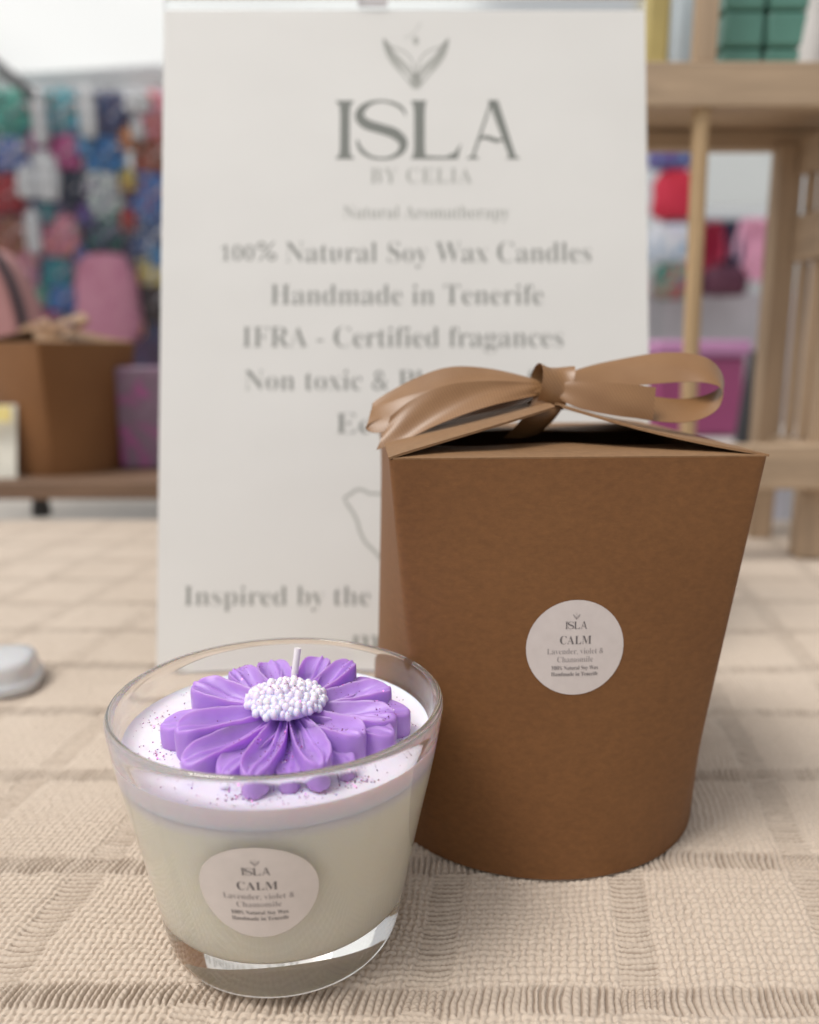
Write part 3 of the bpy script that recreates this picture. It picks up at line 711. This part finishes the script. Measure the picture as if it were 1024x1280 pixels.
# ------------------------------------------------------------------ far stalls
def cap_bag(name, c, w, h, mat, label, cat, group, hook=True, d=5):
    """puffy hanging bag: rounded body, rim and a strap loop"""
    root = empty(name, c, random.uniform(-.12, .12), label, cat, group)
    rows = []; nu = 20; nv = 10
    for j in range(nv+1):
        b_ = -pi/2+pi*j/nv; cz = sin(b_); cr = max(.02, abs(cos(b_)))**.3; tw = 1.0-.10*cz
        rows.append([(w/2*tw*cr*(1+.05*sin(j*1.9+w)+.03*sin(k*2.3+j))*math.copysign(abs(cos(2*pi*k/nu))**.5, cos(2*pi*k/nu)), d/2*cr*sin(2*pi*k/nu)*(1+.22*sin(3*k+j*.9)), h/2*math.copysign(abs(cz)**.8, cz)) for k in range(nu+1)])
    b = MB(); b.grid(rows); b.build('body', mat, root, angle=180)
    b = MB(); b.tube([(-w*.12, 0, h*.46), (-w*.10, 0, h*.46+2.2), (0, 0, h*.46+3.0), (w*.10, 0, h*.46+2.2), (w*.12, 0, h*.46)], .45, 8); b.build('strap', mat, root)
    return root
YW = 440; G = 'printed children bags hung on the grid wall'; BK = 1.18
C = dict(teal=(.05,.30,.32), green=(.10,.36,.28), navy=(.02,.04,.12), blue=(.03,.14,.42), sky=(.12,.34,.60), mag=(.42,.05,.22), pink=(.62,.26,.40), red=(.48,.04,.05), orange=(.65,.25,.06), brown=(.16,.07,.04), white=(.75,.75,.80), purple=(.16,.06,.30), yellow=(.60,.50,.15), dark=(.03,.035,.05), skin=(.50,.28,.20))
items = [  # px, py, width px, height px, colours, words
 (14,143,52,56,('green','teal','dark'),'sea green bag, top row, left end'), (78,142,54,52,('teal','sky','skin'),'turquoise bag in the top row'), (138,146,54,54,('navy','brown','blue'),'navy and brown bag in the top row'), (196,146,44,56,('pink','orange','red'),'pink and orange bag, top row, next to the poster'),
 (14,194,50,40,('blue','purple','white'),'blue violet bag, second row, left end'), (82,192,42,42,('mag','pink','mag'),'magenta bag in the second row'), (132,195,50,44,('blue','sky','navy'),'bright blue bag in the second row'), (190,196,44,44,('brown','red','skin'),'brown and red bag, second row, next to the poster'),
 (10,244,44,46,('red','dark','red'),'red and black bag, third row, left end'), (93,236,28,44,('dark','navy','dark'),'narrow black bag in the third row'), (130,246,50,58,('white','green','purple'),'white, green and violet bag in the third row'), (188,246,46,58,('blue','sky','red'),'clear blue bag, third row, next to the poster'),
 (12,297,52,48,('brown','skin','red'),'brown and rust bag, fourth row, left end'), (76,296,54,50,('pink','orange','mag'),'pink and peach bag in the fourth row'), (130,293,52,40,('dark','green','purple'),'near black bag with green print in the fourth row'), (186,298,44,48,('navy','blue','white'),'dark blue bag, fourth row, next to the poster'),
 (33,345,36,46,('pink','pink','mag'),'small rose pink bag in the fifth row'), (74,342,46,40,('teal','dark','blue'),'dark teal bag in the fifth row'), (190,340,42,34,('yellow','yellow','white'),'mustard yellow bag in the fifth row'),
 (80,372,44,36,('blue','sky','purple'),'denim blue bag in the sixth row'), (188,380,44,46,('dark','brown','dark'),'charcoal bag in the sixth row'), (60,405,48,40,('mag','brown','navy'),'wine red bag in the lowest row'), (110,440,60,46,('navy','purple','dark'),'dark violet bag in the lowest row, behind the bow')]
for i, (px, py, wp, hp, cs_, wd) in enumerate(items):
    q = at(px, py, YW); zc = YW*cos(PITCH)-(q.z-CAM_H)*sin(PITCH); k = zc/F
    cap_bag('hanging_bag', q, wp*k*1.04, hp*k*1.02, prints('bag_print', [C['dark'], tuple(.6*a_ for a_ in C[cs_[2]]), C[cs_[0]], tuple(min(.9, 1.5*a_) for a_ in C[cs_[0]]), C[cs_[1]], C[cs_[2]], C['white'], C['skin']], 15), wd+' of the grid wall', 'bag', G, d=9)
rr_ = random.Random(5); pal = ['mag', 'sky', 'orange', 'teal', 'purple', 'yellow', 'red', 'blue', 'pink', 'green']
small = [(46, 176, 'tiny'), (106, 184, 'tiny'), (160, 176, 'tiny'), (60, 268, 'tiny'), (106, 270, 'tiny'), (160, 226, 'tiny'), (160, 276, 'tiny'), (102, 322, 'tiny'), (40, 322, 'tiny'), (52, 372, 'tiny'), (102, 356, 'tiny'), (196, 322, 'tiny'), (172, 410, 'tiny')]
wds = ['under the sea green one', 'under the white gap piece of the top row', 'left of the brown and red one', 'left of the narrow black one, low', 'right under the narrow black one', 'beside the clear blue one, high', 'beside the clear blue one, low', 'left above the large pink one', 'under the rust one', 'left of the denim blue one', 'right of the dark teal one', 'over the mustard one', 'right of the large pink one']
for i, (px, py, _) in enumerate(small):
    q = at(px, py, YW-4); k = 440/F; c_ = pal[i % 10]
    cap_bag('small_pouch', q, 19*k, 22*k, prints('pouch_print', [C[c_], C[c_], C[pal[(i*3+1) % 10]]], 16), 'tiny '+{'mag':'magenta','sky':'light blue'}.get(c_, c_)+' pouch '+wds[i], 'pouch', 'small pouches hung among the bags', d=4)
q = at(135, 376, YW-8); k = 440/F
cap_bag('plush_bag', q, 76*k, 108*k, prints('fuzzy_pink', [(.46,.18,.27), (.54,.25,.34), (.44,.16,.26)], 6, .9), 'large plain pink soft bag, biggest on the grid wall', 'bag', None, d=16)
# white pieces added for bright gaps and clear wraps between the bags
CLW = Mat('white_infill', (.88,.90,.95), .2, Coat_Weight=.5).m
for (px, py, wp, hp, wd) in [(50,146,18,62,'tall white piece for the bright gap between the sea green and turquoise bags'), (110,140,20,56,'white piece for the bright gap between the turquoise and the brown bag'), (172,128,30,22,'small white piece for a bright spot at the top next to the poster'), (60,222,26,52,'white piece for the bright gap left of the narrow black bag'), (34,228,22,36,'white wrapped bag beside the red and black one'), (42,290,16,50,'white wrapped bag between rust and peach ones'), (172,162,14,22,'tiny white piece for a bright spot under the top one')]:
    q = at(px, py, YW-6); k = 440/F
    cap_bag('white_piece', q, wp*k, hp*k, CLW, wd, 'bag', 'white wraps and bright-gap pieces on the grid wall', d=7)
# wire grid
mb = MB(); 
for i in range(34):
    x = at(-60, 300, YW+8)[0]+i*6.2; mb.tube([(x, 0, -60), (x, 0, 146)], .32, 5)
for j in range(33): mb.tube([(at(-60, 300, YW+8)[0], .5, -60+6.4*j), (at(-60, 300, YW+8)[0]+33*6.2, .5, -60+6.4*j)], .32, 5)
o = mb.build('wire_grid_wall', Mat('black_wire', (.03,.03,.035), .5).m, None); o.location = (0, (YW-12)*S, 0)
tag(o, 'black wire grid wall hung with rows of colourful bags at the left', 'grid wall')
# dark stock behind the grid
o = soft_box('stock_rack', (at(60, 400, 520)[0]+25, 560, -75), (330, 30, 200), prints('dark_stock', [(.015,.018,.03), (.07,.03,.08), (.02,.04,.09), (.14,.06,.09)], 5), r=4)
tag(o, 'dark crowded clothes rack standing behind the grid wall', 'clothes rack')
# pink round bag with black piping near the left edge
root = empty('backpack', at(-14, 440, 120), 0, 'dusty pink rounded backpack with black piping at the left edge above the kraft box', 'backpack')
k = 118/F; R1, R2 = 52*k, 128*k
b = MB(); vs = []
for (sc, y) in ((.90, -2.4), (.97, -1.8), (1.0, -.8), (1.0, 6)):
    for kk in range(48):
        t = 2*pi*kk/48; vs.append((R1*sc*cos(t), y, R2*sc*max(sin(t), -.12)))
fs = [(i*48+kk, i*48+(kk+1) % 48, (i+1)*48+(kk+1) % 48, (i+1)*48+kk) for i in range(3) for kk in range(48)]+[tuple(range(48))[::-1], tuple(range(144, 192))]
b.add(vs, fs); b.build('body', prints('dusty_pink', [(.40,.19,.18), (.46,.22,.22)], 8), root, angle=50)
b = MB(); b.tube([(R1*1.0*cos(2*pi*kk/48), -1.2, R2*1.0*max(sin(2*pi*kk/48), -.12)) for kk in range(49)], .75, 8); b.build('piping', Mat('black_piping', (.02,.02,.03), .5).m, root)
b = MB(); b.box((0, -1.5, -.02*R2), (R1*1.9, 3.2, 1.8)); b.build('hem', vary('crimson_hem', (.40,.03,.14), .6, 40), root, bevel=.4)
# canopy
can = empty('stall_canopy', (-150, 425, 132), 0, 'white canvas canopy of the stall above the bag wall', 'canopy')
m = Mat('white_canvas', (.86,.88,.87), .8); tr = m.n('ShaderNodeBsdfTranslucent', {'Color': (.95,.97,.97,1)}); mx = m.n('ShaderNodeMixShader', {0: .75, 1: m.p.outputs[0], 2: tr.outputs[0]}); m.t.links.new(mx.outputs[0], m.out.inputs[0]); CANV = m.m; CANV.node_tree.nodes['Principled BSDF'].inputs['Base Color'].default_value = (.84,.88,.89,1)
zc0 = at(100, 108, 425)[2]-132
rows = [[(-150+330*i/30, -(j/20)*235, zc0+8+60*(j/20)+3*sin(i*.9+.5*j)*sin(pi*j/20)+2*sin(i*.45)) for i in range(31)] for j in range(21)]
b = MB(); b.grid(rows); b.build('roof_sheet', CANV, can, angle=180)
b = MB(); b.grid([[(-150+330*i/60, .6*sin(i*.7), zc0+8-j*2.0) for i in range(61)] for j in range(5)]); b.build('valance', CANV, can, angle=180)
a0, a1 = at(-30, 60, 400), at(40, 118, 400)
b = MB(); b.tube([(a0.x+150, -25, a0.z-132), (a1.x+150, -25, a1.z-132)], 2.6, 8); b.build('brace', Mat('dark_steel', (.12,.12,.13), .4).m, can)
b = MB(); b.tube([(a0.x+130, -22, a0.z-110), (a0.x+130, -22, -207)], 1.8, 8); b.build('post', Mat('grey_steel', (.3,.3,.32), .4).m, can)

# right background
G2 = 'things on the far stall seen through the pine shelf'
YR = 300
def far(name, px, py, wp, hp, cols, label, cat, Y=YR, d=10, sc=8):
    q = at(px, py, Y); k = (Y*cos(PITCH)-(q.z-CAM_H)*sin(PITCH))/F
    return cap_bag(name, q, wp*k, hp*k, prints(name+'_cloth', cols, sc), label, cat, None, d=d)
far('sun_hat', 842, 244, 52, 58, [(.60,.02,.05), (.68,.03,.08)], 'bright red cloth hat hanging behind the dowel of the pine shelf', 'hat')
far('folded_shirt', 838, 194, 56, 34, [C['blue'], C['purple'], C['sky']], 'blue violet folded shirt above the red hat', 'shirt')
far('baby_shirt', 838, 305, 60, 48, [(.55,.55,.72), C['white'], C['sky']], 'pale lilac and white shirt under the red hat', 'shirt')
far('toy_bag', 842, 352, 54, 44, [C['dark'], C['green'], C['red'], C['blue']], 'dark bag with green and red print under the lilac shirt', 'bag', sc=16)
far('towel', 905, 352, 56, 36, [(.07,.015,.04), (.12,.03,.06)], 'dark plum towel bundle beneath the hanging clothes', 'towel')
def shirt(px, py, wp, hp, mat, label, Y=YR):
    q = at(px, py, Y); k = (Y*cos(PITCH)-(q.z-CAM_H)*sin(PITCH))/F; w, h = wp*k, hp*k
    root = empty('hanging_shirt', q, random.uniform(-.3, .3), label, 'shirt', 'clothes on the far rail')
    rows = [[(w/2*(1 if j > 1 else .8)*(-1+2*i/12), 2.2*sin(i*1.3+j*.2)+(3 if j > 0 else 1), h/2-h*j/10) for i in range(13)] for j in range(11)]
    b = MB(); b.grid(rows); b.build('body', mat, root, angle=180, solid=1.2)
    for sg in (-1, 1):
        b = MB(); b.tube([(sg*w*.40, 2, h*.44), (sg*w*.58, 2, h*.1), (sg*w*.60, 2, -h*.1)], [w*.10, w*.13, w*.13], 8); b.build('sleeve', mat, root)
shirt(890, 318, 24, 76, prints('shirt_red', [(.36,.02,.06), (.45,.03,.08)], 8), 'dark red shirt hanging on the far rail')
shirt(912, 318, 26, 78, prints('shirt_navy', [C['navy'], C['dark']], 8), 'navy shirt hanging between the red and pink ones')
shirt(944, 312, 40, 74, prints('shirt_pink', [(.72,.36,.52), (.78,.44,.58)], 6), 'light pink shirt hanging at the right end of the far rail')
rail = empty('clothes_rail', at(900, 276, YR+4), 0, 'grey steel clothes rail carrying red, navy and pink shirts', 'rail')
b = MB(); b.tube([(-20, 0, 0), (34, 0, 0)], 1.4, 8); b.build('bar', Mat('rail_steel', (.4,.4,.43), .3, Metallic=.6).m, rail)
for x in (-20, 34):
    b = MB(); b.tube([(x, 0, 0), (x, 0, -(rail.location.z/S+75))], 1.2, 8); b.build('post', Mat('rail_steel', (.4,.4,.43), .3, Metallic=.6).m, rail)
# white panel in place of the bright sky behind
q = at(905, 210, 380)
o = soft_box('sky_panel', (q.x+6, 380, q.z-16), (48, 2, 34), CANV, r=.8)
tag(o, 'backlit white sky banner behind the top of the shelf opening', 'panel')
o = soft_box('counter', (at(890, 400, 330)[0], 345, -75), (120, 46, 75+at(880, 366, 330)[2]), vary('counter_grey', (.42,.40,.44), .6, 4, .2), r=1)
tag(o, 'grey covered counter standing behind the magenta crate', 'counter')
# magenta crate
q = at(872, 545, 110); k = 112/F; q1 = at(872, 426, 110)
cr = empty('storage_crate', (q.x, 110, q.z), 0, 'pink and magenta lidded plastic crate behind the box bow', 'crate')
b = MB(); b.box((0, 6, (q1.z-q.z)*.42), (106*k, 12, (q1.z-q.z)*.84)); b.build('bin', prints('magenta_plastic', [(.25,.045,.13), (.29,.06,.16)], 5, .4), cr, bevel=.5)
b = MB(); b.box((0, 6, (q1.z-q.z)*.92), (116*k, 13, (q1.z-q.z)*.17)); b.build('lid', prints('lilac_plastic', [(.42,.19,.36), (.46,.22,.40)], 5, .35), cr, bevel=.5)
st = empty('side_table', (q.x, 116, -75), 0, 'grey side table that carries the magenta crate behind the pine shelf', 'table')
b = MB(); b.box((6, 0, 75+q.z-1.2), (40, 24, 2)); b.build('table_top', vary('pale_top', (.5,.48,.47), .6, 10), st, bevel=.3)
for sx in (-12, 24):
    for sy in (-10, 10):
        b = MB(); b.tube([(sx, sy, 0), (sx, sy, 75+q.z-2.2)], 1.2, 8); b.build('leg', Mat('dark_leg', (.05,.05,.055), .4).m, st)
q = at(936, 495, 95)
b = MB(); b.tube([(-.4, 0, -5.5), (.6, 0, 5.0)], .9, 10); b2 = b.build('black_leg', Mat('matt_black', (.03,.03,.035), .7).m, None); b2.location = q*S  # slanted black leg behind the shelf
tag(b2, 'plain umbrella leaning behind the pine shelf right of the magenta crate', 'black_leg')

# ------------------------------------------------------------------ ground
me_g = MB(); me_g.add([(-60000, -60000, -75), (60000, -60000, -75), (60000, 60000, -75), (-60000, 60000, -75)], [(0, 1, 2, 3)])
o = me_g.build('ground', vary('paving', (.46,.43,.39), .85, 2, .15), None, smooth=False); tag(o, kind='structure')

# ------------------------------------------------------------------ light
w = bpy.data.worlds.new('World'); scene.world = w; w.use_nodes = True; nt = w.node_tree
SUN_EL, SUN_AZ = radians(60), radians(-122)          # azimuth measured from +Y (away from camera) towards +X
sky = nt.nodes.new('ShaderNodeTexSky'); sky.sky_type = 'NISHITA'; sky.sun_disc = False; sky.sun_elevation = SUN_EL; sky.sun_rotation = SUN_AZ
sky.dust_density = 4; sky.air_density = 1.2; sky.ozone_density = 1
hs = nt.nodes.new('ShaderNodeHueSaturation'); hs.inputs['Saturation'].default_value = .08
nt.links.new(sky.outputs[0], hs.inputs['Color']); nt.links.new(hs.outputs[0], nt.nodes['Background'].inputs['Color']); nt.nodes['Background'].inputs['Strength'].default_value = .125
L = bpy.data.lights.new('sun', 'SUN'); L.energy = 1.45; L.angle = radians(22); L.color = (1, .94, .86)
lo = bpy.data.objects.new('sun', L); COL.objects.link(lo)
d = Vector((sin(SUN_AZ)*cos(SUN_EL), cos(SUN_AZ)*cos(SUN_EL), sin(SUN_EL))); lo.rotation_euler = d.to_track_quat('Z', 'Y').to_euler(); lo.location = (0, 0, 3)

# ------------------------------------------------------------------ camera
cd = bpy.data.cameras.new('camera'); cam = bpy.data.objects.new('camera', cd); COL.objects.link(cam); scene.camera = cam
cam.location = (0, 0, CAM_H*S); cam.rotation_euler = (pi/2-PITCH, 0, 0)
cd.sensor_fit = 'HORIZONTAL'; cd.sensor_width = 36; cd.lens = 36; cd.clip_start = .01; cd.clip_end = 2000
cd.dof.use_dof = True; cd.dof.focus_distance = .190; cd.dof.aperture_fstop = 36/3.7
scene.view_settings.view_transform = 'Standard'; scene.view_settings.look = 'None'; scene.view_settings.exposure = .12; scene.view_settings.gamma = 1
scene.render.engine = 'CYCLES'; cy = scene.cycles
cy.caustics_refractive = True; cy.caustics_reflective = True; cy.glossy_bounces = 14; cy.max_bounces = 22; cy.transmission_bounces = 16; cy.transparent_max_bounces = 12; cy.diffuse_bounces = 12; cy.blur_glossy = 1.0
cy.sample_clamp_indirect = 8; cy.use_denoising = True
try: cy.denoiser = 'OPENIMAGEDENOISE'; cy.denoising_input_passes = 'RGB_ALBEDO_NORMAL'
except Exception: pass
